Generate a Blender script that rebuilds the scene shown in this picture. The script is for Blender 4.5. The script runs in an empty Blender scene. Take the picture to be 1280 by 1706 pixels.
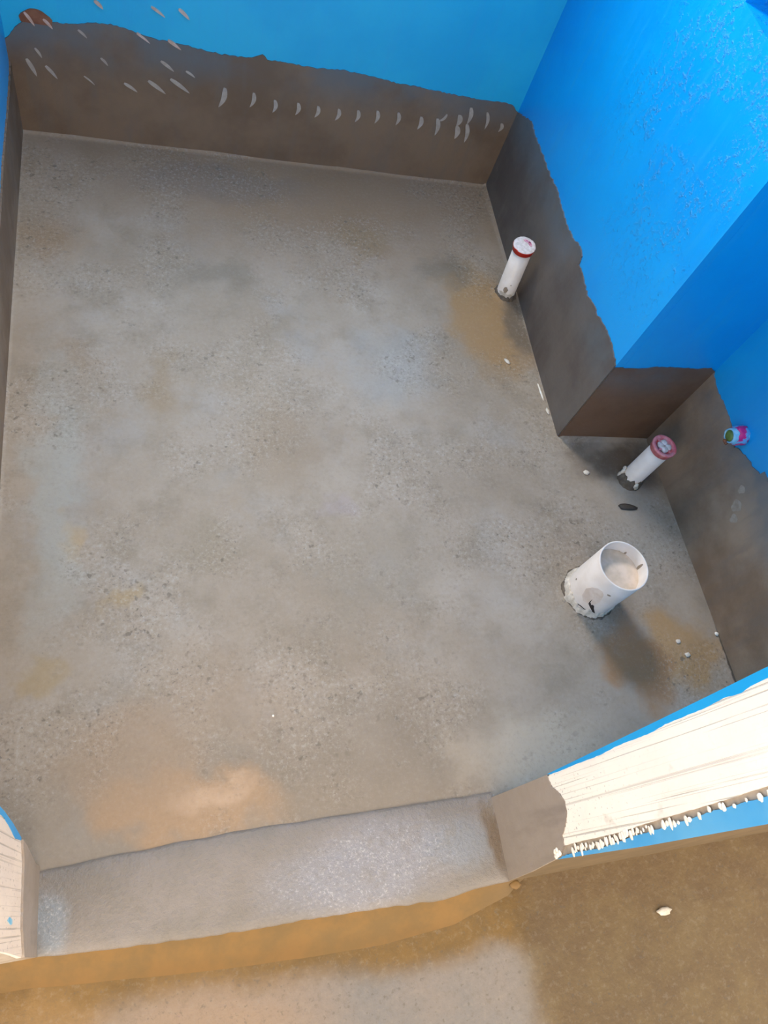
import bpy, bmesh, math, random
from mathutils import Vector, Matrix, noise
random.seed(7)
sc = bpy.context.scene
COL = sc.collection

# ------------------------------------------------------------------ helpers
def lin(r, g, b):
    f = lambda c: c/12.92 if c <= .04045 else ((c+.055)/1.055)**2.4
    return (f(r/255), f(g/255), f(b/255), 1)

def link(name, me, mat=None, parent=None, smooth=False):
    o = bpy.data.objects.new(name, me); COL.objects.link(o)
    if mat:
        for m in (mat if isinstance(mat, (list, tuple)) else [mat]): me.materials.append(m)
    if smooth:
        for p in me.polygons: p.use_smooth = True
    if parent: o.parent = parent
    return o

def from_bm(name, bm, mat=None, parent=None, smooth=False):
    bmesh.ops.recalc_face_normals(bm, faces=bm.faces)
    me = bpy.data.meshes.new(name); bm.to_mesh(me); bm.free()
    return link(name, me, mat, parent, smooth)

def tag(o, label=None, cat=None, group=None, kind=None):
    if label: o['label'] = label
    if cat: o['category'] = cat
    if group: o['group'] = group
    if kind: o['kind'] = kind
    return o

def empty(name, loc):
    o = bpy.data.objects.new(name, None); COL.objects.link(o); o.location = loc
    o.empty_display_size = .05
    return o

def box(bm, lo, hi):
    vs = [bm.verts.new((x, y, z)) for z in (lo[2], hi[2]) for y in (lo[1], hi[1]) for x in (lo[0], hi[0])]
    for q in ((0,2,3,1),(4,5,7,6),(0,1,5,4),(2,6,7,3),(0,4,6,2),(1,3,7,5)):
        bm.faces.new([vs[i] for i in q])
    return vs

class Frame:
    """wall frame: s along A->B, d away from the room, z up"""
    def __init__(self, A, B):
        self.A = Vector((A[0], A[1], 0)); d = Vector((B[0]-A[0], B[1]-A[1], 0)); self.L = d.length
        self.d = d.normalized(); self.n = Vector((-self.d.y, self.d.x, 0))
    def p(self, s, d, z): return self.A + self.d*s + self.n*d + Vector((0, 0, z))

def prism(bm, fr, pts, d0, d1, mi=0):
    a = [bm.verts.new(fr.p(s, d0, z)) for s, z in pts]
    b = [bm.verts.new(fr.p(s, d1, z)) for s, z in pts]
    fs = [bm.faces.new(a), bm.faces.new(b[::-1])]
    n = len(pts)
    for i in range(n):
        fs.append(bm.faces.new((a[i], b[i], b[(i+1) % n], a[(i+1) % n])))
    for f in fs: f.material_index = mi
    return fs

def fbox(bm, fr, s0, s1, d0, d1, z0, z1, mi=0):
    return prism(bm, fr, [(s0, z0), (s1, z0), (s1, z1), (s0, z1)], d0, d1, mi)

def ragged(pts, step=.006, amp=.0016):
    out = []
    for (a, b), (c, d) in zip(pts, pts[1:]):
        n = max(1, int(math.hypot(c-a, d-b)/step))
        for i in range(n):
            t = i/n
            j = 0 if (i == 0 and not out) else 1
            out.append((a+(c-a)*t + j*random.uniform(-amp, amp)*.6, b+(d-b)*t + j*random.uniform(-amp, amp)))
    out.append(pts[-1])
    return out

# ------------------------------------------------------------------ node materials
class NT:
    def __init__(self, name, rough=.6, spec=.5):
        self.m = bpy.data.materials.new(name); self.m.use_nodes = True
        self.t = self.m.node_tree; self.N = self.t.nodes; self.b = self.N['Principled BSDF']
        self.b.inputs['Roughness'].default_value = rough
        self.b.inputs['Specular IOR Level'].default_value = spec
        tc = self.N.new('ShaderNodeTexCoord'); self.co = tc.outputs['Object']
    def L(self, a, b): self.t.links.new(a, b)
    def put(self, sock, v):
        if hasattr(v, 'is_linked'): self.L(v, sock)
        else: sock.default_value = v
    def mapping(self, v, loc=(0,0,0), rot=(0,0,0), scale=(1,1,1), typ='POINT'):
        n = self.N.new('ShaderNodeMapping'); n.vector_type = typ
        n.inputs['Location'].default_value = loc; n.inputs['Rotation'].default_value = rot; n.inputs['Scale'].default_value = scale
        self.L(v, n.inputs['Vector']); return n.outputs[0]
    def noise(self, scale, detail=4, rough=.55, v=None, color=False, dist=0):
        n = self.N.new('ShaderNodeTexNoise'); n.inputs['Scale'].default_value = scale
        n.inputs['Detail'].default_value = detail; n.inputs['Roughness'].default_value = rough
        n.inputs['Distortion'].default_value = dist
        self.L(v or self.co, n.inputs['Vector']); return n.outputs['Color' if color else 'Fac']
    def voro(self, scale, v=None, rnd=1):
        n = self.N.new('ShaderNodeTexVoronoi'); n.inputs['Scale'].default_value = scale
        n.inputs['Randomness'].default_value = rnd
        self.L(v or self.co, n.inputs['Vector']); return n.outputs['Distance']
    def mr(self, v, a, b, c=0., d=1., smooth=True):
        n = self.N.new('ShaderNodeMapRange'); n.interpolation_type = 'SMOOTHSTEP' if smooth else 'LINEAR'
        self.L(v, n.inputs['Value'])
        for k, x in zip(('From Min', 'From Max', 'To Min', 'To Max'), (a, b, c, d)): n.inputs[k].default_value = x
        return n.outputs[0]
    def math(self, op, a, b=0., clamp=False):
        n = self.N.new('ShaderNodeMath'); n.operation = op; n.use_clamp = clamp
        self.put(n.inputs[0], a); self.put(n.inputs[1], b); return n.outputs[0]
    def vmath(self, op, a, b=(0,0,0), scale=None):
        n = self.N.new('ShaderNodeVectorMath'); n.operation = op
        self.put(n.inputs[0], a)
        if op not in ('LENGTH', 'SCALE'): self.put(n.inputs[1], b)
        if scale is not None: n.inputs['Scale'].default_value = scale
        return n.outputs['Value' if op == 'LENGTH' else 'Vector']
    def mix(self, f, a, b, mode='MIX'):
        n = self.N.new('ShaderNodeMix'); n.data_type = 'RGBA'; n.blend_type = mode
        self.put(n.inputs['Factor'], f); self.put(n.inputs[6], a); self.put(n.inputs[7], b); return n.outputs[2]
    def distorted(self, amp, scale):
        c = self.noise(scale, 3, .6, color=True)
        c = self.vmath('SUBTRACT', c, (.5, .5, .5)); c = self.vmath('SCALE', c, scale=amp)
        return self.vmath('ADD', self.co, c)
    def blob(self, v, col, x, y, rx, ry, ang, color, strength, soft=.3):
        m = self.mapping(v, (x, y, 0), (0, 0, math.radians(ang)), (rx, ry, 1e3), 'TEXTURE')
        f = self.mr(self.vmath('LENGTH', m), 1, soft, 0, strength)
        return self.mix(f, col, color), f
    def sep(self, v=None):
        n = self.N.new('ShaderNodeSeparateXYZ'); self.L(v or self.co, n.inputs[0]); return n.outputs
    def bump(self, h, strength=.3, dist=.002, prev=None):
        n = self.N.new('ShaderNodeBump'); n.inputs['Strength'].default_value = strength; n.inputs['Distance'].default_value = dist
        self.L(h, n.inputs['Height'])
        if prev: self.L(prev, n.inputs['Normal'])
        return n.outputs[0]
    def done(self, col, rough=None, normal=None):
        self.put(self.b.inputs['Base Color'], col)
        if rough is not None: self.put(self.b.inputs['Roughness'], rough)
        if normal is not None: self.L(normal, self.b.inputs['Normal'])
        return self.m

def simple(name, rgb, rgb2=None, scale=30, rough=.5, bump=0, spec=.5, lo=.35, hi=.65):
    k = NT(name, rough, spec)
    n = k.noise(scale, 5)
    c = k.mix(k.mr(n, lo, hi), lin(*rgb), lin(*(rgb2 or rgb)))
    return k.done(c, None, k.bump(k.noise(scale*3, 4), bump, .001) if bump else None)

def mat_floor():
    k = NT('coated_cement_floor', .55, .22)
    a = k.noise(3.2, 6, .6); b = k.noise(11, 6, .65); d = k.noise(60, 5, .7)
    col = k.mix(k.mr(a, .30, .72), lin(150, 134, 116), lin(168, 154, 139))
    col = k.mix(k.mr(b, .44, .72, 0, .6), col, lin(134, 121, 104))
    col = k.mix(k.mr(k.noise(5, 5, .6, k.mapping(k.co, (3, 7, 1))), .5, .75, 0, .35), col, lin(158, 156, 154))
    v = k.distorted(.19, 8)
    wet = None
    S = [ # x, y, rx, ry, angle, colour, strength, inner
        (.25, .12, .7, .24, 0, (130, 118, 104), .75, .3),  # front floor darkened in colour to offset its strong doorway light
        (.45, 1.68, 1.0, .50, 0, (146, 116, 88), .8, .15),
        (.82, 1.22, .12, .25, 8, (156, 124, 86), .9, .4),
        (.74, 1.39, .10, .08, 0, (108, 98, 84), .5, .3),
        (.93, 1.22, .06, .22, 0, (104, 88, 72), .7, .3),
        (1.07, .335, .11, .10, 20, (168, 136, 98), .95, .45),
        
        (.03, .155, .21, .085, -5, (164, 134, 104), .8, .5),  # warm lamp reflection over a brown stain, painted into the floor here and below
        (.08, .165, .09, .045, 0, (182, 154, 128), .75, .1),
        (-.05, .24, .17, .13, 0, (156, 132, 108), .6, .3),
        (.12, .34, .16, .12, 0, (152, 132, 112), .5, .2),
        (.045, .985, .06, .13, 10, (146, 124, 96), .6, .2),
        (-.14, 1.07, .07, .055, 0, (150, 128, 104), .6, .2),
        (.52, 1.46, .11, .07, 20, (142, 116, 86), .6, .3),
        (-.19, 1.41, .10, .10, 0, (150, 120, 88), .5, .1),
        (.15, 1.30, .14, .07, 0, (122, 112, 98), .5, .2),
        (-.135, .645, .035, .05, 0, (176, 142, 92), .7, .2),
        (-.055, .515, .035, .03, 0, (160, 134, 92), .6, .2),
        (-.18, .40, .06, .04, 0, (156, 134, 100), .7, .3),
        (.28, .86, .17, .13, 20, (142, 122, 100), .55, .2),
        (.10, .62, .10, .06, 0, (142, 128, 108), .5, .2),
        (.43, .55, .22, .16, 30, (150, 138, 122), .5, .2),
        (.68, .17, .24, .13, 0, (186, 170, 150), .8, .2),  # lighter tint put in where the door wall blocks light
        (.965, .31, .085, .15, 20, (158, 118, 80), .85, .4),  # brown stain, strengthened to warm the wide pipe's shadow
        (1.06, .58, .14, .17, 0, (168, 156, 142), .7, .2),
        (.55, 1.06, .16, .17, 0, (158, 156, 152), .6, .2),
        (-.17, .75, .07, .38, 0, (160, 158, 150), .6, .3),
        (.20, 1.62, .35, .08, 0, (122, 110, 102), .4, .3),
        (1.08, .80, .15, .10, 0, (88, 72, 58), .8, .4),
        (.36, .70, .05, .04, 0, (162, 148, 152), .3, .3),
    ]
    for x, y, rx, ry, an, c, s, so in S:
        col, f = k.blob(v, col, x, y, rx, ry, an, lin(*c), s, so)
    # pin holes and freckles
    mask = k.mr(k.noise(4.5, 3, .5, k.mapping(k.co, (9, 2, 0))), .42, .62)
    sp = k.mr(k.noise(170, 3, .6), .6, .72); col = k.mix(k.math('MULTIPLY', k.math('MULTIPLY', sp, mask), .8), col, lin(108, 100, 92))
    sp2 = k.mr(k.noise(60, 2, .5, k.mapping(k.co, (1, 5, 0))), .62, .72); col = k.mix(k.math('MULTIPLY', k.math('MULTIPLY', sp2, mask), .7), col, lin(104, 94, 82))
    sp3 = k.mr(k.noise(32, 4, .65, k.mapping(k.co, (7, 1, 0))), .58, .74); col = k.mix(k.math('MULTIPLY', k.math('MULTIPLY', sp3, k.mr(mask, 0, 1, .25, 1)), .6), col, lin(112, 100, 86))
    li = k.mr(k.noise(230, 3, .6, k.mapping(k.co, (4, 1, 0))), .6, .74); col = k.mix(k.math('MULTIPLY', k.math('MULTIPLY', li, mask), .5), col, lin(186, 182, 176))
    g1 = k.noise(120, 4, .75, k.mapping(k.co, (3, 3, 0))); col = k.mix(k.math('MULTIPLY', k.mr(g1, .5, .7, 0, .42), k.mr(mask, 0, 1, .35, 1)), col, lin(112, 102, 90))
    col = k.mix(k.math('MULTIPLY', k.mr(g1, .5, .32, 0, .35), k.mr(mask, 0, 1, .25, 1)), col, lin(186, 180, 170))
    # dark gap along the alcove wall and at the chase corner
    col, _ = k.blob(k.distorted(.008, 60), col, 1.1835, .26, .006, .16, 0, lin(62, 56, 50), .85, .5)
    rough = k.mr(a, .35, .65, .46, .62)
    h = k.math('ADD', k.math('MULTIPLY', b, .8), k.math('MULTIPLY', d, .25))
    return k.done(col, rough, k.bump(h, .25, .004))

def mat_coat(name='coated_cement_wall', base=(128, 106, 86), base2=(110, 88, 69), blue=True, streak=True):
    k = NT(name, .5, .5)
    a = k.noise(5, 5, .6); z = k.sep()[2]
    col = k.mix(k.mr(a, .35, .65), lin(*base), lin(*base2))
    if streak:
        st = k.noise(9, 4, .6, k.mapping(k.co, scale=(3, 3, .5)))
        col = k.mix(k.mr(st, .45, .75, 0, .5), col, lin(112, 102, 94))
    if blue:   # thin coat near its upper edge lets the paint show through
        f = k.math('MULTIPLY', k.mr(z, .15, .27), k.mr(k.noise(6, 4, .6, k.mapping(k.co, (2, 2, 2))), .35, .65, .1, .8))
        col = k.mix(f, col, lin(98, 108, 114))
    d = k.noise(90, 5, .7)
    return k.done(col, k.mr(a, .35, .65, .4, .6), k.bump(k.math('ADD', d, k.math('MULTIPLY', k.noise(20), 2.)), .35, .002))

def mat_blue(name='blue_wall_paint', rough=.38, pits=False, c1=(0, 154, 222), c2=(14, 164, 226)):
    k = NT(name, rough, .5)
    a = k.noise(5, 5, .6)
    col = k.mix(k.mr(a, .35, .65), lin(*c1), lin(*c2))
    st = k.noise(14, 5, .65, k.mapping(k.co, scale=(4, 4, .35)))
    col = k.mix(k.mr(st, .5, .75, 0, .3), col, lin(50, 165, 222))
    n = k.bump(k.noise(140, 4, .6), .18, .0015)
    if pits:
        s = k.sep()
        # rough rendering high on the outer half of the wall
        m = k.math('MULTIPLY', k.mr(s[1], 1.5, 1.0), k.mr(s[2], .25, .6))
        m = k.math('MULTIPLY', k.math('MULTIPLY', m, k.mr(k.noise(7, 3), .38, .6)), k.mr(s[1], .872, .90))
        pit = k.mr(k.noise(95, 5, .7), .50, .78)
        n = k.bump(k.math('MULTIPLY', pit, m), .7, .005, n)
    return k.done(col, None, n)

def mat_plaster(name='white_trowelled_plaster', c1=(246, 234, 222), c2=(250, 241, 228)):
    k = NT(name, .8, .3)
    s = k.mapping(k.co, scale=(60, 210, 1.3))
    ln = k.noise(1, 3, .6, s)
    big = k.mr(k.noise(6, 3), .3, .55, .35, 1)
    lines = k.math('MULTIPLY', k.math('MAXIMUM', k.mr(ln, .585, .66), k.math('MULTIPLY', k.mr(k.noise(1, 2, .5, k.mapping(k.co, (3, 1, 0), (0, 0, 0), (60, 420, .8))), .6, .68), .6)), big)
    z = k.sep()[2]
    col = k.mix(k.mr(k.noise(8, 4), .35, .65), lin(*c1), lin(*c2))
    col = k.mix(k.math('MULTIPLY', lines, .6), col, lin(150, 140, 130))
    pit = k.math('MULTIPLY', k.mr(k.noise(190, 2, .5), .64, .72), k.mr(z, .55, .22, .1, 1))
    col = k.mix(k.math('MULTIPLY', pit, .6), col, lin(140, 130, 122))
    sm = k.math('MULTIPLY', k.mr(k.noise(22, 3, .6, k.mapping(k.co, (0, 3, 1))), .62, .74), .4)
    col = k.mix(sm, col, lin(196, 186, 172))
    h = k.math('SUBTRACT', k.noise(80, 4), k.math('ADD', lines, pit))
    return k.done(col, None, k.bump(h, .5, .0015))

def mat_outside():
    k = NT('dusty_cement_floor', .75, .35)
    a = k.noise(4, 6, .6); b = k.noise(18, 5, .65)
    col = k.mix(k.mr(a, .35, .65), lin(130, 118, 108), lin(119, 113, 108))
    v = k.distorted(.06, 9)
    br = k.mix(k.mr(b, .3, .7), lin(115, 94, 64), lin(104, 83, 58))
    br = k.mix(k.mr(k.noise(7, 4, .6, k.mapping(k.co, (5, 5, 0))), .55, .75, 0, .6), br, lin(124, 105, 77))
    s = k.sep(v)
    f = k.mr(s[0], .55, .63); col = k.mix(f, col, br)
    fy = k.mr(k.math('ADD', s[1], k.math('MULTIPLY', s[0], .06)), -.135, -.085); col = k.mix(fy, col, k.mix(k.mr(b, .35, .65), lin(116, 88, 46), lin(104, 80, 44)))
    col, _ = k.blob(v, col, -.18, -.11, .14, .06, 0, lin(131, 101, 60), .9, .4)
    col, _ = k.blob(v, col, .02, -.17, .3, .10, 0, lin(150, 123, 97), .7, .3)
    fx2 = k.mr(s[0], .57, .64); col = k.mix(fx2, col, br)
    sp = k.mr(k.noise(150, 3), .6, .72); g = k.noise(90, 5, .75); col = k.mix(k.mr(g, .5, .72, 0, .35), col, lin(96, 84, 68)); col = k.mix(k.mr(g, .5, .3, 0, .25), col, lin(150, 138, 122))
    col = k.mix(k.math('MULTIPLY', sp, .5), col, lin(94, 85, 74))
    return k.done(col, None, k.bump(k.math('ADD', b, k.noise(120, 4)), .45, .003))

def mat_slope():
    k = NT('amber_mortar_slope', .75, .35)
    v = k.distorted(.03, 12); s = k.sep(v); b = k.noise(16, 5, .65)
    up = k.mix(k.mr(b, .35, .65), lin(130, 98, 54), lin(116, 91, 54))
    lo = k.mix(k.mr(b, .35, .65), lin(122, 90, 48), lin(112, 86, 48))
    col = k.mix(k.mr(k.math('ADD', s[1], k.math('MULTIPLY', s[0], .05)), -.045, -.08), up, lo)
    col = k.mix(k.mr(s[0], .50, .62), col, lin(112, 92, 64))
    return k.done(col, None, k.bump(k.math('ADD', b, k.noise(110, 4)), .35, .002))

def mat_threshold():
    k = NT('threshold_cement', .5, .5)
    a = k.noise(7, 5, .6); b = k.noise(120, 4, .7)
    col = k.mix(k.mr(a, .35, .65), lin(134, 124, 116), lin(124, 115, 106))
    v = k.distorted(.05, 10)
    col, m = k.blob(v, col, .33, .02, .22, .085, 4, lin(137, 134, 137), .9, .4)
    col, m3 = k.blob(v, col, .50, .03, .10, .06, 4, lin(132, 137, 144), .6, .3)
    col, m2 = k.blob(v, col, -.16, .02, .04, .06, 0, lin(132, 137, 142), .9, .3)
    g = k.math('MULTIPLY', k.math('MAXIMUM', m, m2), k.mr(k.noise(230, 5, .75), .5, .72))
    col = k.mix(k.math('MULTIPLY', g, .75), col, lin(196, 190, 188))  # glints painted as pale speckles over the sheen patches
    col = k.mix(k.mr(k.noise(26, 5, .7), .48, .7, 0, .4), col, lin(126, 116, 104))
    col = k.mix(k.mr(b, .5, .72, 0, .35), col, lin(112, 104, 96))
    col, _ = k.blob(v, col, .565, .03, .02, .08, 8, lin(106, 86, 64), .8, .3)
    return k.done(col, .42, k.bump(k.math('ADD', k.math('MULTIPLY', b, 1.5), k.noise(25)), .6, .003))

M = dict(
    smudge=simple('faint_smudge', (166, 154, 140), (148, 134, 118), 60, .6), slope=mat_slope(), footing=simple('dusty_foot', (114, 94, 66), (104, 86, 60), 20, .8, .3), smear_blue=mat_blue('thin_blue_smear', .5, False, (66, 158, 214), (96, 172, 216)),
    plaster_l=mat_plaster('rough_plaster', (224, 208, 194), (234, 218, 202)),  # darker copy of the plaster, offsetting strong light on the left end
    coat_chase=mat_coat('coated_cement_long_side', (106, 97, 90), (90, 79, 72), True),
    coat_dark=mat_coat('coated_cement_alcove', (118, 90, 70), (102, 76, 56), True, False),
    coat_grey=mat_coat('coated_cement_grey', (156, 136, 116), (124, 102, 82), True),
    floor=mat_floor(), coat=mat_coat(), blue=mat_blue(), blue_far=mat_blue('blue_wall_paint_far', .45, False, (22, 172, 222), (34, 182, 226)), bluepit=mat_blue('blue_wall_paint_pitted', .34, True, (0, 152, 230), (0, 160, 234)),
    plaster=mat_plaster(), outside=mat_outside(), thr=mat_threshold(),
    jambcoat=mat_coat('coated_cement_jamb', (160, 146, 134), (150, 136, 122), False),
    cement=simple('bare_cement', (176, 162, 146), (156, 142, 126), 40, .8, .4),
    amber=simple('amber_mortar', (138, 106, 60), (122, 92, 52), 14, .7, .4),
    white_ceiling=simple('ceiling_paint', (236, 234, 230), None, 20, .8),
    pipe=simple('white_pvc', (242, 228, 216), (232, 216, 202), 22, .35, 0),
    pipe_tan=simple('tan_stained_pvc', (236, 218, 204), (226, 204, 186), 60, .5),
    pipe_in=simple('dusty_pvc', (222, 200, 180), (204, 182, 158), 40, .6, .2),
    dirt=simple('dirt_smear', (168, 150, 130), (150, 132, 112), 60, .8),
    red=simple('red_plastic', (206, 44, 34), (190, 36, 30), 40, .35),
    pink=simple('dusty_pink_plastic', (206, 96, 106), (222, 150, 152), 60, .45),
    residue=simple('white_cement_residue', (230, 216, 214), (204, 192, 184), 120, .8, .5),
    residue_red=simple('pink_smeared_residue', (190, 100, 126), (222, 180, 190), 150, .6),
    mortar=simple('grey_brown_mortar', (112, 98, 84), (90, 78, 66), 80, .75, .6),
    pale=simple('pale_plaster_crumb', (224, 212, 196), (200, 186, 168), 90, .85, .5),
    palewhite=simple('white_plaster_crumb', (246, 238, 226), (236, 224, 206), 90, .85, .5),
    darkchip=simple('dark_chip', (74, 64, 56), (60, 52, 46), 60, .7, .3),
    crack=simple('dark_crack', (58, 46, 40), (44, 36, 32), 60, .9),
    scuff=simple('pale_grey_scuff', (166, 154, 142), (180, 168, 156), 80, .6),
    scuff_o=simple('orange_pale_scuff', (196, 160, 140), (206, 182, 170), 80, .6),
    rust=simple('rusty_patch', (120, 72, 48), (142, 92, 66), 40, .7, .3),
    green=simple('olive_green_plastic', (110, 132, 60), (84, 110, 50), 60, .45),
    film=simple('magenta_film', (214, 40, 128), (110, 180, 226), 75, .35, .6, .5, .50, .56),
    paleblue=simple('pale_blue_plastic', (110, 190, 226), (150, 206, 232), 90, .4),
    frame=simple('window_frame_aluminium', (200, 200, 200), None, 20, .4),
)

# ------------------------------------------------------------------ plan of the room (metres)
BL = (-.268, 1.740); BR = (.948, 1.718); CF = (.936, .870); AI = (1.180, .862); AF = (1.189, .09)
ZT = 2.35
fb = Frame(BL, BR); fc = Frame(BR, CF); fa = Frame(CF, AI); fr_ = Frame(AI, AF); fl = Frame((-.268, -.02), BL)

# traced upper edges of the grey coating, (along the wall, height)
back_top = [(-.012,.215),(.0077,.2298),(.0313,.262),(.0521,.274),(.0707,.274),(.091,.272),(.1035,.2756),(.1395,.2779),(.1763,.2867),(.2192,.2914),(.2683,.2828),(.3123,.2742),(.3638,.2733),(.4098,.2671),(.4566,.2636),(.5109,.264),(.5375,.2726),(.5465,.2784),(.5588,.2675),(.6078,.2668),(.6722,.2655),(.744,.2711),(.8119,.2668),(.8746,.2598),(.9372,.2586),(1.0102,.254),(1.0846,.2509),(1.1668,.2536),(1.1947,.2478),(1.2150,.2330)]
chase_top = [(.002,.233),(.0798,.2689),(.1341,.2676),(.1898,.2684),(.2352,.2706),(.2821,.2714),(.3383,.2793),(.3716,.2736),(.4088,.2718),(.4454,.2701),(.4873,.274),(.5299,.2885),(.5548,.2862),(.5613,.2655),(.5955,.2639),(.6441,.2596),(.6889,.2677),(.7116,.2686),(.7452,.2789),(.779,.2807),(.8177,.2796),(fc.L,.2704)]
alb_top = [(0,.2649),(.051,.2648),(.089,.2742),(.1465,.2771),(.1992,.2774),(.2267,.2818),(.2427,.2727)]
alr_top = [(.0011,.2714),(.0157,.2639),(.0402,.2582),(.0696,.2599),(.0954,.2593),(.1178,.2585),(.1381,.2549),(.1737,.2405),(.1832,.2487),(.2107,.2579),(.2396,.2657),(.2581,.2733),(.2604,.2846),(.2757,.2847),(.34,.285),(.42,.276),(.52,.28),(.62,.272),(.74,.276)]
left_top = [(.02,.150),(.2,.158),(.5,.150),(.8,.160),(1.0,.152),(1.2335,.1557),(1.2884,.1527),(1.38,.160),(1.4509,.1679),(1.60,.160),(1.72,.166),(1.7595,.175)]

# ------------------------------------------------------------------ walls
# back wall with the daylight window (the opening is above the frame)
WX0, WX1, WZ0, WZ1 = .36, .80, 1.12, 1.58      # along the back wall
bm = bmesh.new()
fbox(bm, fb, -.12, WX0, 0, .12, -.05, ZT); fbox(bm, fb, WX1, fb.L+.4, 0, .12, -.05, ZT)
fbox(bm, fb, WX0, WX1, 0, .12, -.05, WZ0); fbox(bm, fb, WX0, WX1, 0, .12, WZ1, ZT)
wall_back = tag(from_bm('wall_back', bm, M['blue_far']), 'far blue painted wall above the dark grey coated band', kind='structure')

def coating(parent, fr, top, thick, mat, label=None, z0=-.01, amp=.0016):
    t = ragged(top, .006, amp)
    bm = bmesh.new()
    prism(bm, fr, [(t[0][0], z0)] + t + [(t[-1][0], z0)], -thick, 0)
    o = from_bm('waterproof_coating', bm, mat, parent)
    if label: o['label'] = label
    return o
coating(wall_back, fb, back_top, .003, M['coat'], 'dark grey coated band along the foot of the wall')

# rust stain and pale streaks of the back wall
bm = bmesh.new()
pts = [(.038,.268)] + [(.068+.031*math.cos(a)*(1+.1*math.sin(5*a)), .272+.026*math.sin(a)) for a in [math.pi*(1-i/12) for i in range(13)]] + [(.1,.268)]
prism(bm, fb, pts, -.0036, 0); o = from_bm('rust_stain', bm, M['rust'], wall_back); o['label'] = 'small rusty brown patch at the upper corner of the band'
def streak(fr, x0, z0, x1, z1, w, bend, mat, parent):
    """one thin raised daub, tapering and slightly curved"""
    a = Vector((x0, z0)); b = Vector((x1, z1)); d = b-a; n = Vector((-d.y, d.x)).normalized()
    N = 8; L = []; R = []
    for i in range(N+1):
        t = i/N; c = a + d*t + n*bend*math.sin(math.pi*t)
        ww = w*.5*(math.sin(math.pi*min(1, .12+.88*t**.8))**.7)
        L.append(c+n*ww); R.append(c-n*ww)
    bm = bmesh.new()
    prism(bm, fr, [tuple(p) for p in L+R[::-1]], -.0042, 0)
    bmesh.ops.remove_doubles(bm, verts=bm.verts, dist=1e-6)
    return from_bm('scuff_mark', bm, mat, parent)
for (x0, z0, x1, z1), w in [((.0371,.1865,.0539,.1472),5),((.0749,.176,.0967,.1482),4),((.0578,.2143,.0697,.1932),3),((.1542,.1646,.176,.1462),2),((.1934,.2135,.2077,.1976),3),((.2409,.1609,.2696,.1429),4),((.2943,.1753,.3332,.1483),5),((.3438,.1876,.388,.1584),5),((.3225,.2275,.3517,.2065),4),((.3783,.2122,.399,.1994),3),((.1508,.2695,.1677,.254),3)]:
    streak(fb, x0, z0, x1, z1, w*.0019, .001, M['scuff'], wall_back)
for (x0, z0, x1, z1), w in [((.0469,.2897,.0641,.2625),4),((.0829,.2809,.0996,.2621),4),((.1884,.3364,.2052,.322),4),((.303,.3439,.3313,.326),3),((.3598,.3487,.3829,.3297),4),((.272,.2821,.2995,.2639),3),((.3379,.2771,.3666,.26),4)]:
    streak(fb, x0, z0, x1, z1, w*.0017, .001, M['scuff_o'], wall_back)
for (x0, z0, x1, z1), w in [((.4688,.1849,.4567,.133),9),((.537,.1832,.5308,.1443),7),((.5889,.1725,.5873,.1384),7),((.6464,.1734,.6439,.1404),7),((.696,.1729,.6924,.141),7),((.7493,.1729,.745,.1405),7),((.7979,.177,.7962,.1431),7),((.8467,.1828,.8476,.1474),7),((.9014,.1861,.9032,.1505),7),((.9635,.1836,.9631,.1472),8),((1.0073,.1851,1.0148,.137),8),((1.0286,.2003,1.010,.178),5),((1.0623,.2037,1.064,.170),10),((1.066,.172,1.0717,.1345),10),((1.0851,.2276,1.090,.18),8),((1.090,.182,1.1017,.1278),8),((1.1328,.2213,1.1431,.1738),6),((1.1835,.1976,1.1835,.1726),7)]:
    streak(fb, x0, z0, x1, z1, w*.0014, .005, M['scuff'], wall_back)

bm = bmesh.new(); fbox(bm, fl, 0, fl.L+.05, 0, .12, -.05, ZT)
wall_left = tag(from_bm('wall_left', bm, M['blue']), 'blue painted side wall at the left edge of the room', kind='structure')
coating(wall_left, fl, left_top, .004, M['coat'], 'low dark grey coated band along the foot of the wall', amp=.003)

# boxed-out pipe chase: left face with a square recess, and its front face
bm = bmesh.new()
S0, S1, Z0, Z1 = .557, .80, .836, 1.12
fbox(bm, fc, -.1, S0, 0, .12, -.05, ZT); fbox(bm, fc, S1, fc.L, 0, .12, -.05, ZT)
fbox(bm, fc, S0, S1, 0, .12, -.05, Z0); fbox(bm, fc, S0, S1, 0, .12, Z1, ZT); fbox(bm, fc, S0, S1, .07, .12, Z0, Z1)
prism(bm, fa, [(.02, -.05), (.40, -.05), (.40, ZT), (.02, ZT)], 0, .12)
wall_right = tag(from_bm('wall_right', bm, M['bluepit']), 'bright blue boxed-out wall corner with pitted paint beside the alcove', kind='structure')
coating(wall_right, fc, chase_top, .003, M['coat_chase'], 'dark grey coated band on the long side of the boxing', amp=.0025)
coating(wall_right, fa, alb_top, .003, M['coat_dark'], 'dark brown coated band on the face turned to the door')

bm = bmesh.new(); fbox(bm, fr_, -.12, .86, 0, .12, -.05, ZT)
wall_alcove = tag(from_bm('wall_alcove', bm, M['blue']), 'blue wall of the alcove behind the wide open pipe', kind='structure')
coating(wall_alcove, fr_, alr_top, .003, M['coat_grey'], 'grey coated band with a stepped upper edge', amp=.0025)
# knocks and dents in the alcove band
for s, z, r in ((.285, .185, .012), (.262, .215, .008), (.305, .165, .009)):
    bm = bmesh.new()
    prism(bm, fr_, [(s+r*math.cos(a)*(1+.3*math.sin(3*a)), z+1.3*r*math.sin(a)) for a in [i*math.tau/14 for i in range(14)]], -.0036, 0)
    from_bm('pale_smudge', bm, M['smudge'], wall_alcove)

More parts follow.
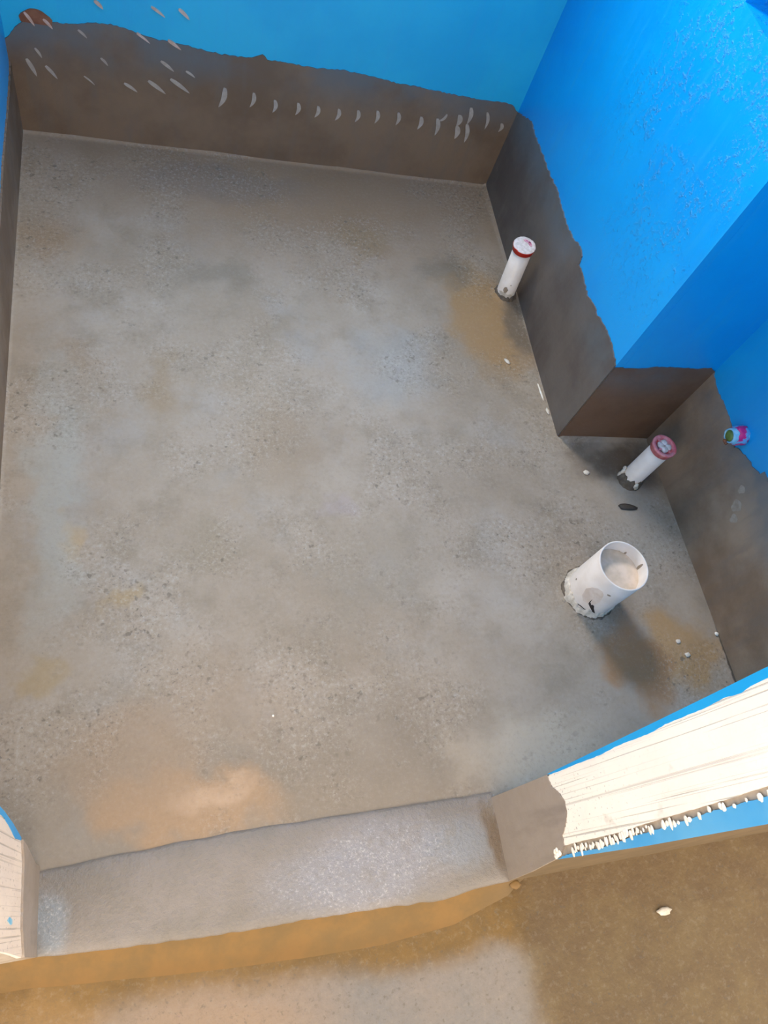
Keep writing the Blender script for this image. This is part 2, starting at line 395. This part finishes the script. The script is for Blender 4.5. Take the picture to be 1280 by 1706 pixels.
# ---- door walls, each with a plastered reveal
def xprism(bm, prof, x0, x1, mi=0):
    a = [bm.verts.new((x0, y, z)) for y, z in prof]; b = [bm.verts.new((x1, y, z)) for y, z in prof]
    fs = [bm.faces.new(a), bm.faces.new(b[::-1])]
    n = len(prof)
    for i in range(n): fs.append(bm.faces.new((a[i], b[i], b[(i+1) % n], a[(i+1) % n])))
    for f in fs: f.material_index = mi
    return fs
JX = .577
profR = [(-.040,-.05),(-.040,0),(-.030,.1),(-.0165,.2),(-.016,.45),(-.0126,.67),(-.010,.8),(-.010,ZT),(.127,ZT),(.126,.9),(.1226,.745),(.1188,.664),(.1138,.549),(.1012,.237),(.098,0),(.098,-.05)]
bm = bmesh.new(); xprism(bm, profR, JX, 1.30)
wall_fr = from_bm('wall_front_right', bm, [M['blue'], M['cement'], M['footing']])
for p in wall_fr.data.polygons:
    if abs(p.normal.x) > .9: p.material_index = 1
    elif p.center.z < .2 and p.normal.y < 0: p.material_index = 2
tag(wall_fr, 'door wall at right, its white plastered end edged with blue', kind='structure')
coatR = [(.1008,.2374),(.0826,.2434),(.0714,.2615),(.0571,.273),(.0408,.2694),(.0292,.2608),(.0144,.2405),(-.0004,.2378),(-.0160,.205)]
bi = [(.1008,.2500),(.1008,.2623),(.1018,.3348),(.1024,.4063),(.1056,.4478),(.1056,.5018),(.106,.5358),(.109,.5619),(.1098,.6078),(.1098,.6421),(.1127,.6728),(.111,.702),(.1136,.7183),(.1152,.7414)]
bi = bi + [(.1165+.0015*math.sin(i*2.1), .79+.06*i) for i in range(26)]; bi[-1] = (.117, ZT-.02)
wo = [(-.0004,.2378),(.0015,.297),(.0028,.3736),(.0052,.4279),(.008,.4645),(.0127,.5637),(.0148,.6091),(.0197,.6886),(.026,.80),(.030,ZT-.02)]
bt = [(-.0165,.21),(-.0142,.222),(-.0119,.2619),(-.0114,.333),(-.0068,.399),(-.0034,.4274),(-.0026,.4586),(.0043,.559),(.0078,.6062),(.0107,.6837),(.016,.80),(.018,ZT-.02)]
bm = bmesh.new(); rc = ragged(coatR, .004, .0012)
xprism(bm, [(.0975, -.01)] + rc + [(-.030, .1), (-.040, .0), (-.040, -.01)], JX-.004, JX+.001)
from_bm('waterproof_coating', bm, M['jambcoat'], wall_fr)['label'] = 'smooth grey coated foot of the wall end'
bm = bmesh.new()
xprism(bm, ragged(bi, .006, .0009) + ragged(wo[::-1], .006, .0006) + ragged([(.0, .2385)] + coatR[::-1][2:], .003, .0016)[:-1], JX-.003, JX+.001)
from_bm('plaster_face', bm, M['plaster'], wall_fr)['label'] = 'cream white plaster with vertical trowel lines'
inner = [(.1008,.2374),(.1138,.549),(.1188,.664),(.1226,.745),(.126,.9),(.127,ZT-.02)]
bm = bmesh.new(); xprism(bm, [(y+.001, z) for y, z in inner] + [(y-.0012, z) for y, z in ragged(bi[::-1], .006, .0006)], JX-.0036, JX+.001)
from_bm('paint_edge', bm, M['blue'], wall_fr)['label'] = 'thin bright blue paint strip on the inner edge'
outer = [(-.0165,.2),(-.016,.45),(-.0126,.67),(-.010,.8),(-.010,ZT-.02)]
bm = bmesh.new(); xprism(bm, [(y-.001, z) for y, z in outer] + ragged(bt[::-1], .006, .0010), JX-.0028, JX+.001)
from_bm('paint_edge', bm, M['smear_blue'], wall_fr)['label'] = 'wedge of paler blue paint on the outer edge'
# plaster splashes stuck along the outer paint edge
def lump(bm, c, r, sq=(1, 1, 1), seed=0, sub=2):
    g = bmesh.ops.create_icosphere(bm, subdivisions=sub, radius=1)
    for v in g['verts']:
        q = v.co.copy(); k = 1+.35*noise.noise(q*1.6+Vector((seed*3.1, seed, 0)))
        v.co = Vector((c[0]+q.x*r*k*sq[0], c[1]+q.y*r*k*sq[1], c[2]+q.z*r*k*sq[2]))
yb = lambda z: next(a[0]+(b[0]-a[0])*(z-a[1])/(b[1]-a[1]) for a, b in zip(bt[1:], bt[2:]) if a[1] <= z <= b[1])
rs = random.Random(5)
for i, z in enumerate([.500, .508, .515, .522, .530, .546, .552, .572, .592, .612, .617, .634, .655, .676, .69]):
    bm = bmesh.new(); w_ = rs.uniform(.0018, .0038)
    lump(bm, (JX-.003, yb(z)+rs.uniform(-.001, .003), z), w_, (.45, rs.uniform(.9, 2.), rs.uniform(.8, 1.5)), i)
    from_bm('plaster_splash', bm, M['palewhite'], wall_fr, True)
for i in range(34):
    z = .258+.0066*i+rs.uniform(-.002, .002); bm = bmesh.new(); w_ = rs.uniform(.0016, .0036)
    lump(bm, (JX-.003, yb(z)+rs.uniform(.001, .007), z), w_, (.45, rs.uniform(1., 2.4), rs.uniform(.8, 1.5)), i+20)
    from_bm('plaster_splash', bm, M['palewhite'], wall_fr, True)
bm = bmesh.new()
for i in range(5): lump(bm, (JX-.004, -.013+.002*i, .205+.007*(i % 3)), .004, (.7, 1, 1), 50+i)
from_bm('plaster_splash', bm, M['palewhite'], wall_fr, True)

LX = -.183
profL = [(-.022,-.05),(-.022,.02),(-.0174,.128),(-.0117,.19),(-.007,.25),(-.004,.32),(-.004,ZT),(.150,ZT),(.150,.40),(.143,.298),(.1355,.233),(.1251,.170),(.118,.132),(.100,.044),(.098,-.05)]
bm = bmesh.new(); xprism(bm, profL, -.268, LX)
wall_fl = from_bm('wall_front_left', bm, [M['blue'], M['cement'], M['jambcoat']])
for p in wall_fl.data.polygons:
    if abs(p.normal.x) > .9: p.material_index = 1
    elif p.normal.y < 0: p.material_index = 1
    elif p.center.z < .17: p.material_index = 2
tag(wall_fl, 'door wall end at left, white plaster above a grey coated foot', kind='structure')
coatL = [(.1229,.1691),(.0944,.151),(.0508,.1482),(.0155,.1427),(-.0178,.1187)]
bm = bmesh.new(); xprism(bm, [(.0985, -.01), (.100, .044), (.118, .132)] + ragged(coatL, .005, .0016) + [(-.022, .02), (-.022, -.01)], LX-.001, LX+.008)
from_bm('waterproof_coating', bm, M['jambcoat'], wall_fl)['label'] = 'grey coated foot of the wall end'
biL = [(.1222,.170),(.1206,.2155),(.1300,.2626),(.1365,.30),(.140,.36),(.142,.6),(.141,1.2),(.142,ZT-.02)]
bm = bmesh.new()
xprism(bm, ragged(biL, .006, .0012) + [(-.004, ZT-.02), (-.004, .32), (-.007, .25), (-.0117, .19), (-.0174, .128)] + ragged(coatL[::-1], .005, .002)[1:-1], LX-.001, LX+.005)
from_bm('plaster_face', bm, M['plaster_l'], wall_fl)['label'] = 'rough cream white plaster'
bm = bmesh.new()
xprism(bm, [(.1255, .170), (.136, .233), (.1435, .298), (.151, .40), (.151, ZT-.02)] + ragged(biL[::-1], .006, .0008), LX-.001, LX+.0056)
from_bm('paint_edge', bm, M['blue'], wall_fl)['label'] = 'blue paint strip on the inner edge'
bm = bmesh.new()
xprism(bm, [(.026, .245), (.030, .232), (.0275, .214), (.0225, .212), (.0215, .222), (.0245, .236)], LX, LX+.0058)
from_bm('paint_chip', bm, M['paleblue'], wall_fl)['label'] = 'small blue paint fleck on the white plaster'

# ------------------------------------------------------------------ floors
PIPE = {'a': (.9030, 1.3060), 'b': (1.087, .7461), 'c': (.8922, .4725)}
def floor_z(x, y):
    z = .0022*noise.noise(Vector((x*3, y*3, 0))) + .0008*noise.noise(Vector((x*14, y*14, 3)))
    for d, r in ((fb.A.y - .018*(x+.268) - y, .012), (x+.268, .007)):
        if d < r: z += r-math.sqrt(max(0, r*r-(r-max(d, 0))**2))
    if y > .86:
        d = .942-x
        if d < .006: z += .006-math.sqrt(max(0, .006**2-(.006-max(d, 0))**2))
    elif y > .80:
        d = .866-y
        if x > .94 and d < .010: z += .010-math.sqrt(max(0, .01**2-(.01-max(d, 0))**2))
    for (px, py, sx, sy, h) in ((.85, 1.25, .07, .10, .006), (1.075, .335, .055, .055, .006), (.76, 1.37, .03, .03, .004)):
        z += h*math.exp(-((x-px)/sx)**2-((y-py)/sy)**2)
    for q, (px, py) in PIPE.items():
        d = math.hypot(x-px, y-py); rr = .058 if q == 'c' else .027
        z += .004*math.exp(-(max(0, d-rr)/.010)**2)
    return z
bm = bmesh.new(); X0, X1, Y0, Y1, ST = -.275, 1.195, .085, 1.75, .006
nx = int((X1-X0)/ST); ny = int((Y1-Y0)/ST); V = {}
for j in range(ny+1):
    for i in range(nx+1):
        x = X0+(X1-X0)*i/nx; y = Y0+(Y1-Y0)*j/ny
        V[i, j] = bm.verts.new((x, y, floor_z(x, y)))
for j in range(ny):
    for i in range(nx):
        x = X0+(X1-X0)*(i+.5)/nx; y = Y0+(Y1-Y0)*(j+.5)/ny
        if x > .96 and y > .885: continue
        bm.faces.new((V[i, j], V[i+1, j], V[i+1, j+1], V[i, j+1]))
bmesh.ops.delete(bm, geom=[v for v in bm.verts if not v.link_faces], context='VERTS')
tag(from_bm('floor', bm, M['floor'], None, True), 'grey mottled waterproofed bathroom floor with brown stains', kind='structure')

bm = bmesh.new()
G = 60; V = {}
for j in range(G+1):
    for i in range(G+1):
        x = -1.3+3.0*i/G; y = -1.4+1.44*j/G
        V[i, j] = bm.verts.new((x, y, -.022+.0015*noise.noise(Vector((x*5, y*5, 1)))))
for j in range(G):
    for i in range(G): bm.faces.new((V[i, j], V[i+1, j], V[i+1, j+1], V[i, j+1]))
tag(from_bm('floor_outside', bm, M['outside'], None, True), 'brown dusty cement floor in front of the door threshold', kind='structure')

# threshold: raised coated strip, rounded on the room side, with an amber mortar slope outside
thin = [(.5780,.0963),(.4372,.0955),(.2757,.096),(.1253,.0965),(-.0156,.0901),(-.1212,.0850),(-.1840,.0800)]
thout = [(.5850,-.0406),(.5655,-.0404),(.5087,-.0426),(.4523,-.050),(.3478,-.0446),(.2673,-.0417),(.2087,-.0405),(.1145,-.0396),(.0246,-.0356),(-.0616,-.0309),(-.1443,-.0256),(-.1840,-.022)]
amb = [(.612,-.050),(.590,-.060),(.5803,-.0640),(.4717,-.0938),(.3433,-.1025),(.2052,-.0991),(.0228,-.0863),(-.1455,-.0707),(-.1862,-.066)]
def interp(pl, x):
    pl = sorted(pl)
    if x <= pl[0][0]: return pl[0][1]
    for a, b in zip(pl, pl[1:]):
        if a[0] <= x <= b[0]: return a[1]+(b[1]-a[1])*(x-a[0])/(b[0]-a[0])
    return pl[-1][1]
bm = bmesh.new(); NX = 150; prev = None
for i in range(NX+1):
    x = LX+.0015+(JX-LX-.003)*i/NX
    yi = interp(thin, x)+.002*noise.noise(Vector((x*20, 0, 0))); yo = interp(thout, x)+.0018*noise.noise(Vector((x*45, 5, 0)))
    h = .006+.0010*noise.noise(Vector((x*9, 9, 0)))
    prof = [(yi+.012, -.01), (yi+.010, .001), (yi+.004, h*.6), (yi-.006, h*.95)]
    prof += [(yi-.006+(yo+.004-yi+.006)*t, h+.0012*noise.noise(Vector((x*12, t*4, 2)))) for t in (.15, .3, .45, .6, .75, .9, 1)]
    prof += [(yo+.0005, h-.003), (yo, h-.007), (yo+.001, -.025)]
    row = [bm.verts.new((x, y, z)) for y, z in prof]
    if prev:
        for a in range(len(row)-1): bm.faces.new((prev[a], row[a], row[a+1], prev[a+1]))
    prev = row
thr = tag(from_bm('trim_1', bm, M['thr'], None, True), 'raised grey coated threshold strip across the doorway', kind='structure')
bm = bmesh.new(); prev = None
for i in range(NX+1):
    x = -.42+(JX+.035+.42)*i/NX
    yo = min(interp(thout, x), -.02)+.003; ya = interp(amb, x)
    if x > JX: yo = -.036
    row = []
    for t in (0, .12, .3, .5, .7, .88, 1):
        z = -.0225 + .0255*(1-t)**1.6 + .0025*math.sin(math.pi*t)*(.3+noise.noise(Vector((x*14, t*2, 4))))
        if x > JX: z -= .010*(x-JX)/.035
        row.append(bm.verts.new((x, yo+(ya-yo)*t, z-.003*(t == 1))))
    if prev:
        for a in range(len(row)-1): bm.faces.new((prev[a], row[a], row[a+1], prev[a+1]))
    prev = row
from_bm('mortar_slope', bm, M['slope'], thr, True)['label'] = 'amber brown mortar slope on the outer side'

# ceiling and window (unseen: window lets daylight in, ceiling runs past the door to block sky)
bm = bmesh.new(); box(bm, (-1.4, -1.15, ZT), (1.9, 1.88, ZT+.1))
tag(from_bm('ceiling', bm, M['white_ceiling']), 'white ceiling above the blue walls', kind='structure')
bm = bmesh.new(); t = .025
fbox(bm, fb, WX0, WX1, .05, .09, WZ0, WZ0+t); fbox(bm, fb, WX0, WX1, .05, .09, WZ1-t, WZ1)
fbox(bm, fb, WX0, WX0+t, .05, .09, WZ0, WZ1); fbox(bm, fb, WX1-t, WX1, .05, .09, WZ0, WZ1)
tag(from_bm('window_1', bm, M['frame']), 'small open window frame high in the far blue wall', kind='structure')

# ------------------------------------------------------------------ pipes
def lathe(bm, prof, seg=48, wob=0, seed=0):
    rows = []
    for r, z in prof:
        rows.append([bm.verts.new((r*math.cos(a), r*math.sin(a), z)) for a in [i*math.tau/seg for i in range(seg)]])
    for a, b in zip(rows, rows[1:]):
        for i in range(seg): bm.faces.new((a[i], a[(i+1) % seg], b[(i+1) % seg], b[i]))
    return rows
def cap(bm, row): bm.faces.new(row)
def collar(r, w, h, seed, mat, parent, spike=.5, name='mortar_collar', seg=64, z0=0.):
    bm = bmesh.new(); rows = []
    for k, (dr, hz) in enumerate(((w, -.004), (w*.75, h*.35), (w*.35, h*.8), (.0004, h), (-.001, h*.9), (-.001, -.004))):
        row = []
        for i in range(seg):
            a = i*math.tau/seg
            n = noise.noise(Vector((math.cos(a)*3.1+seed, math.sin(a)*3.1, k*.3)))+.6*noise.noise(Vector((math.cos(a)*11, math.sin(a)*11+seed, 2)))
            m = 1+spike*n if k < 5 else 1
            d = dr*(m if dr > .0005 else 1); z = hz*(m if hz > 0 else 1)
            row.append(bm.verts.new(((r+d)*math.cos(a), (r+d)*math.sin(a), z0+z)))
        rows.append(row)
    for p, q in zip(rows, rows[1:]):
        for i in range(seg): bm.faces.new((p[i], p[(i+1) % seg], q[(i+1) % seg], q[i]))
    return from_bm(name, bm, mat, parent, True)
def smear(r, h0, a0, pts, mat, parent, name, label=None, off=.0006):
    """thin patch wrapped on a pipe's outside; pts are (arc length, height), an outline around its own centre"""
    bm = bmesh.new()
    at = lambda u, z, o: bm.verts.new(((r+o)*math.cos(a0+u/r), (r+o)*math.sin(a0+u/r), h0+z))
    if name == 'crack':      # narrow jagged strip: upper half paired with the lower half
        n = len(pts)//2; up = pts[:n]; lo = pts[::-1][:n]
        rows = [[at(*p, off), at((p[0]+q[0])/2, (p[1]+q[1])/2, off), at(*q, off)] for p, q in zip(up, lo)]
        for A, B in zip(rows, rows[1:]):
            for i in (0, 1): bm.faces.new((A[i], A[i+1], B[i+1], B[i]))
    else:
        N = len(pts); cu = sum(p[0] for p in pts)/N; cz = sum(p[1] for p in pts)/N
        rows = [[at(cu+(u-cu)*f, cz+(z-cz)*f, off if f < .99 else -.0004) for u, z in pts] for f in (1, .97, .75, .5, .25)]
        for A, B in zip(rows, rows[1:]):
            for i in range(N): bm.faces.new((A[i], A[(i+1) % N], B[(i+1) % N], B[i]))
        bm.faces.new(rows[-1])
    o = from_bm(name, bm, mat, parent)
    if label: o['label'] = label
    return o
def patch(n, ru, rz, seed):
    return [(ru*math.cos(a)*(1+.4*noise.noise(Vector((math.cos(a)*2+seed, math.sin(a)*2, 0)))), rz*math.sin(a)*(1+.4*noise.noise(Vector((math.cos(a)*2, math.sin(a)*2+seed, 5))))) for a in [i*math.tau/n for i in range(n)]]
TOCAM = {k: math.atan2(-p[1], -p[0]) for k, p in PIPE.items()}   # side of each pipe that faces the doorway

ZF = {k: floor_z(*p)-.002 for k, p in PIPE.items()}
# --- thin pipe beside the boxing
pa = tag(empty('capped_pipe', (*PIPE['a'], ZF['a'])), 'slim white pipe with a red-rimmed cap under white residue beside the pitted wall', 'pipe', 'slim capped pipes')
pa.rotation_euler = (math.radians(0), math.radians(-6), 0)
R = .0240; HA = .164-ZF['a']
bm = bmesh.new(); rows = lathe(bm, [(R-.002, HA), (R, HA), (R, -.03)], 48); cap(bm, rows[0]); from_bm('pipe_tube', bm, M['pipe'], pa, True)
bm = bmesh.new(); rows = lathe(bm, [(.004, HA+.0065), (R-.002, HA+.0065), (R+.0035, HA+.0072), (R+.0045, HA+.0055), (R+.0042, HA+.003), (R+.0022, HA+.0005), (R+.0022, HA-.0075), (R, HA-.008)], 48); cap(bm, rows[0])
from_bm('pipe_cap', bm, M['red'], pa, True)['label'] = 'red plastic end cap'
bm = bmesh.new(); N = 40; rows = []
for rr in (R+.0042, R+.003, R-.003, R*.6, R*.25):
    rows.append([bm.verts.new((rr*(1+(.03*noise.noise(Vector((math.cos(t)*4, math.sin(t)*4, 1))) if rr > R else 0))*math.cos(t), rr*math.sin(t), HA+(.0062 if rr > R+.0035 else .0088)+(.0012*noise.noise(Vector((rr*300*math.cos(t), rr*300*math.sin(t), 2))) if rr < R+.0035 else 0))) for t in [i*math.tau/N for i in range(N)]])
for p, q in zip(rows, rows[1:]):
    for i in range(N): bm.faces.new((p[i], p[(i+1) % N], q[(i+1) % N], q[i]))
cap(bm, rows[-1]); from_bm('cement_residue', bm, M['residue'], pa, True)['label'] = 'white cement crust over the cap'
for q, (ang, ra, rb) in enumerate(((.9, .004, .010), (.15, .004, .009))):
    bm = bmesh.new(); c = Vector((.014*math.cos(ang), .014*math.sin(ang)))
    vs = [bm.verts.new((c.x+(rb*math.cos(t)*math.cos(ang+1.57)-ra*math.sin(t)*math.sin(ang+1.57)), c.y+(rb*math.cos(t)*math.sin(ang+1.57)+ra*math.sin(t)*math.cos(ang+1.57)), HA+.0102)) for t in [i*math.tau/16 for i in range(16)]]
    f = bm.faces.new(vs); ex = bmesh.ops.extrude_face_region(bm, geom=[f])
    for v in [g for g in ex['geom'] if isinstance(g, bmesh.types.BMVert)]: v.co.z -= .003
    from_bm('pink_smear', bm, M['residue_red'], pa)
collar(R, .007, .013, 3, M['mortar'], pa, .5)
smear(R, .035, TOCAM['a'], patch(16, .006, .010, 4), M['dirt'], pa, 'dirt_smear')
smear(R, .055, TOCAM['a']+.35, patch(10, .0016, .0016, 9), M['dirt'], pa, 'dirt_smear')
smear(R, .014, TOCAM['a']+.1, [(-.020, .006), (-.012, -.002), (-.004, -.007), (.006, -.009), (.016, -.004), (.021, .005), (.014, .010), (.0, .012), (-.012, .012)], M['pale'], pa, 'plaster_crust', 'cream plaster crust at the foot')

# --- thin pipe in the alcove
pb = tag(empty('capped_pipe', (*PIPE['b'], ZF['b'])), 'slim white pipe with a pink cross-ribbed cap standing in the dark alcove corner', 'pipe', 'slim capped pipes')
HB = .146-ZF['b']
bm = bmesh.new(); rows = lathe(bm, [(R-.002, HB), (R, HB), (R, -.03)], 48); cap(bm, rows[0]); from_bm('pipe_tube', bm, M['pipe'], pb, True)
bm = bmesh.new()
rows = lathe(bm, [(.003, HB+.001), (R-.005, HB+.001), (R-.003, HB+.008), (R+.0035, HB+.009), (R+.005, HB+.0075), (R+.005, HB+.004), (R+.0024, HB+.002), (R+.0024, HB-.008), (R, HB-.0085)], 48); cap(bm, rows[0])
from_bm('pipe_cap', bm, M['pink'], pb, True)['label'] = 'dusty pink plastic end cap'
for ang in (.5, .5+math.pi/2):
    bm = bmesh.new(); box(bm, (-R+.004, -.0025, HB), (R-.004, .0025, HB+.007)); bmesh.ops.rotate(bm, verts=bm.verts, cent=(0, 0, 0), matrix=Matrix.Rotation(ang, 3, 'Z'))
    from_bm('cap_rib', bm, M['pink'], pb)
for i in range(4):
    a = .5+math.pi/4+i*math.pi/2; bm = bmesh.new(); lump(bm, (.0085*math.cos(a), .0085*math.sin(a), HB+.0055), .0088, (1, 1, .5), 70+i)
    from_bm('cement_residue', bm, M['residue'], pb, True)
collar(R, .008, .026, 8, M['mortar'], pb, .45)
for i, (da, h, q) in enumerate(((-.95, .024, .0058), (-1.15, .030, .005), (-1.0, .010, .0062), (.85, .020, .006), (1.05, .012, .0052))):
    a = TOCAM['b']+da; bm = bmesh.new(); lump(bm, ((R+.0045)*math.cos(a), (R+.0045)*math.sin(a), h), q, (.8, .8, 1.6), 90+i, 2)
    from_bm('plaster_crust', bm, M['pale'], pb, True)

# --- wide open pipe
pc = tag(empty('open_pipe', (*PIPE['c'], ZF['c'])), 'wide white open-topped pipe with a cracked crusted foot near the right door wall', 'pipe')
RC = .0535; HC = .149-ZF['c']
bm = bmesh.new(); rows = lathe(bm, [(RC, -.03), (RC, HC-.0006), (RC-.0006, HC), (RC-.0026, HC), (RC-.0032, HC-.0006), (RC-.0032, HC-.12)], 72); from_bm('pipe_tube', bm, M['pipe'], pc, True)
bm = bmesh.new(); rows = []; N = 60
for rr in (RC-.0030, RC*.85, RC*.6, RC*.3, .004):
    rows.append([bm.verts.new((rr*math.cos(t), rr*math.sin(t), HC-.032+.10*(0)-.012*(rr*math.cos(t)*.0)+.0015*noise.noise(Vector((rr*70*math.cos(t), rr*70*math.sin(t), 7))))) for t in [i*math.tau/N for i in range(N)]])
for p, q in zip(rows, rows[1:]):
    for i in range(N): bm.faces.new((p[i], p[(i+1) % N], q[(i+1) % N], q[i]))
cap(bm, rows[-1]); from_bm('dusty_plug', bm, M['pipe_in'], pc, True)['label'] = 'dusty beige plug inside the mouth'
ac = TOCAM['c']
for i, (u, h, ru, rz) in enumerate(((.022, .125, .003, .014), (-.02, .118, .002, .006), (-.033, .112, .0016, .004))):
    # dirt streaks on the far inside wall
    bm = bmesh.new(); a0 = ac+math.pi-u/RC; ri = RC-.0034
    vs = [bm.verts.new((ri*math.cos(a0+p/ri), ri*math.sin(a0+p/ri), h+z)) for p, z in patch(12, ru, rz, i)]
    f = bm.faces.new(vs); ex = bmesh.ops.extrude_face_region(bm, geom=[f])
    for v in [g for g in ex['geom'] if isinstance(g, bmesh.types.BMVert)]: v.co.x *= 1.008; v.co.y *= 1.008
    from_bm('dirt_smear', bm, M['dirt'], pc)
collar(RC, .010, .006, 5, M['mortar'], pc, .5, seg=96)
collar(RC, .0055, .015, 12, M['pale'], pc, .95, 'plaster_crust', 110, .004)
smear(RC, .040, ac+.42, [(-0.0075, 0.0275), (-0.0044, 0.0125), (-0.0013, 0.0100), (0.0063, 0.0088), (0.0119, -0.0025), (0.0187, -0.0125), (0.0250, -0.0163), (0.0244, -0.0213), (0.0163, -0.0175), (0.0088, -0.0088), (0.0013, -0.0013), (-0.0050, 0.0050), (-0.0069, 0.0125)], M['crack'], pc, 'crack', 'jagged dark crack near the foot')
smear(RC, .019, ac+.34, [(-.014, .001), (-.006, .0035), (.004, .002), (.016, .0045), (.016, .002), (.004, -.001), (-.006, .0005), (-.012, -.001)], M['crack'], pc, 'crack')
for i, (da, h, ru, rz) in enumerate(((.18, .074, .020, .032), (-.75, .05, .0022, .0022), (.55, .108, .004, .003))):
    smear(RC, h, ac+da, patch(14, ru, rz, i+30), M['pipe_tan'] if i == 0 else M['dirt'], pc, 'dirt_smear')

# --- small coloured stub on the alcove wall
st = tag(empty('pipe_plug', tuple(fr_.p(.165, 0, .272))), 'small supply outlet wrapped in magenta and blue film on the alcove wall', 'pipe plug')
st.rotation_euler = (0, math.radians(-90), math.atan2(fr_.n.y, fr_.n.x))
bm = bmesh.new(); rows = lathe(bm, [(.019, -.004), (.0185, .006), (.016, .018), (.0155, .036), (.0125, .0365), (.0125, .030)], 32)
for v in bm.verts:
    v.co += Vector((noise.noise(v.co*150), noise.noise(v.co*150+Vector((5, 0, 0))), 0))*.0016
from_bm('outlet_collar', bm, M['paleblue'], st, True)['label'] = 'pale blue collar'
bm = bmesh.new(); rows = lathe(bm, [(.0124, .026), (.0124, .034), (.0095, .0375), (.003, .0385)], 24); cap(bm, rows[-1])
from_bm('plug', bm, M['green'], st, True)['label'] = 'olive green plug'
bm = bmesh.new(); lathe(bm, [(.0175, -.002), (.0205, .003), (.0205, .010), (.0195, .017), (.0185, .023), (.0160, .0245)], 40)
for v in bm.verts:
    q = v.co*130; v.co += Vector((v.co.x, v.co.y, 0)).normalized()*.0035*noise.noise(q)+Vector((0, 0, .003*noise.noise(q+Vector((9, 0, 0)))))
from_bm('film_wrap', bm, M['film'], st, True)['label'] = 'crumpled magenta and blue film'
bm = bmesh.new(); lump(bm, (-.013, -.004, .038), .0045, (1, 1, 1), 140); lump(bm, (-.0165, -.007, .034), .004, (1, 1, 1), 141)
from_bm('film_scrap', bm, M['rust'], st, True)['label'] = 'reddish scrap hanging at the tip'

# ------------------------------------------------------------------ loose crumbs on the floor
def crumb(x, y, r, sq, mat, label, seed, name='mortar_crumb', cat='crumb', rz=0):
    bm = bmesh.new(); lump(bm, (0, 0, r*sq[2]*.75), r, sq, seed)
    o = from_bm(name, bm, mat, None, True); o.location = (x, y, floor_z(x, y)); o.rotation_euler.z = rz
    return tag(o, label, cat, 'mortar crumbs on the floor' if cat == 'crumb' else None)
crumb(.8559, 1.0866, .009, (.55, 1.2, .25), M['pale'], 'pale crumb lying on the tan stain below the red-rimmed pipe', 201, rz=.6)
crumb(.979, .7676, .008, (1, .8, .4), M['pale'], 'pale crumb on the floor left of the pink-capped pipe', 202)
crumb(1.060, .674, .017, (1.45, .5, .16), M['darkchip'], 'dark flat chip on the floor between the pink-capped pipe and the open pipe', 203, 'mortar_chip', 'chip', -.2)  # flat dark mark on the alcove floor
crumb(1.176, .358, .0045, (1, 1, .7), M['palewhite'], 'tiny white crumb at the foot of the alcove wall', 204)
crumb(1.082, .318, .006, (1.2, .9, .3), M['pale'], 'pale crumb on the tan patch, the one nearer the door', 205)
crumb(1.070, .348, .0055, (1.1, .9, .3), M['pale'], 'pale crumb on the tan patch, the one nearer the open pipe', 206)
crumb(.9235, .995, .0065, (.4, 4.2, .3), M['palewhite'], 'long white sliver along the foot of the pitted wall', 207, 'mortar_sliver', 'crumb', .05)
crumb(.9265, .940, .0045, (.9, 2.2, .5), M['pale'], 'short pale crumb at the foot of the pitted wall by the alcove corner', 208)
crumb(.1975, .2853, .0022, (1, 1, .7), M['palewhite'], 'tiny white speck alone on the floor in front of the threshold', 209)
bm = bmesh.new(); lump(bm, (0, 0, 0), .010, (1.5, .7, .35), 210)
o = from_bm('mortar_crumb', bm, M['pale'], None, True); o.location = (.87, -.135, -.0195); tag(o, 'pale crumb on the brown floor outside the door', 'crumb', 'mortar crumbs on the floor')
bm = bmesh.new(); lump(bm, (0, 0, 0), .008, (1.3, .9, .4), 211)
o = from_bm('mortar_lump', bm, M['amber'], None, True); o.location = (.589, -.047, -.0085); tag(o, 'rusty orange lump at the outer end of the threshold', 'lump')

# ------------------------------------------------------------------ light
def area(name, loc, target, sx, sy, power, col):
    l = bpy.data.lights.new(name, 'AREA'); l.shape = 'RECTANGLE'; l.size = sx; l.size_y = sy; l.energy = power; l.color = col
    o = bpy.data.objects.new(name, l); COL.objects.link(o); o.location = loc
    o.rotation_euler = (Vector(target)-Vector(loc)).to_track_quat('-Z', 'Y').to_euler(); return o
wc = fb.p((WX0+WX1)/2, .10, (WZ0+WZ1)/2)
area('window_daylight', wc, wc+Vector((.1, -1, -.6)), WX1-WX0-.06, WZ1-WZ0-.06, 31, (1, .92, .80))
area('ceiling_lamp', (.35, .85, ZT-.03), (.35, .85, 0), .6, .6, 6.5, (1, .88, .70))  # unseen fill light, added to soften the wide pipe's shadow
area('corridor_lamp', (-1.25, -.42, 1.9), (.5, .0, .4), .5, .5, 6.5, (1, .88, .74))
w = bpy.data.worlds.new('World'); sc.world = w; w.use_nodes = True
w.node_tree.nodes['Background'].inputs[0].default_value = (1, .89, .76, 1)
w.node_tree.nodes['Background'].inputs[1].default_value = 2.9

# ------------------------------------------------------------------ camera
cam = bpy.data.cameras.new('Camera'); co = bpy.data.objects.new('Camera', cam); COL.objects.link(co)
cam.sensor_fit = 'AUTO'; cam.sensor_width = 36; cam.lens = 1265/1706*36; cam.clip_start = .01
Rm = Matrix(((.95511, .0296, -.29476), (-.15974, .88942, -.42827), (.24949, .45613, .85423)))
co.matrix_world = Matrix.Translation((0, 0, 1.36)) @ Rm.to_4x4()
sc.camera = co
sc.view_settings.view_transform = 'Standard'; sc.view_settings.look = 'None'
sc.view_settings.exposure = 0; sc.view_settings.gamma = 1; sc.view_settings.use_curve_mapping = False
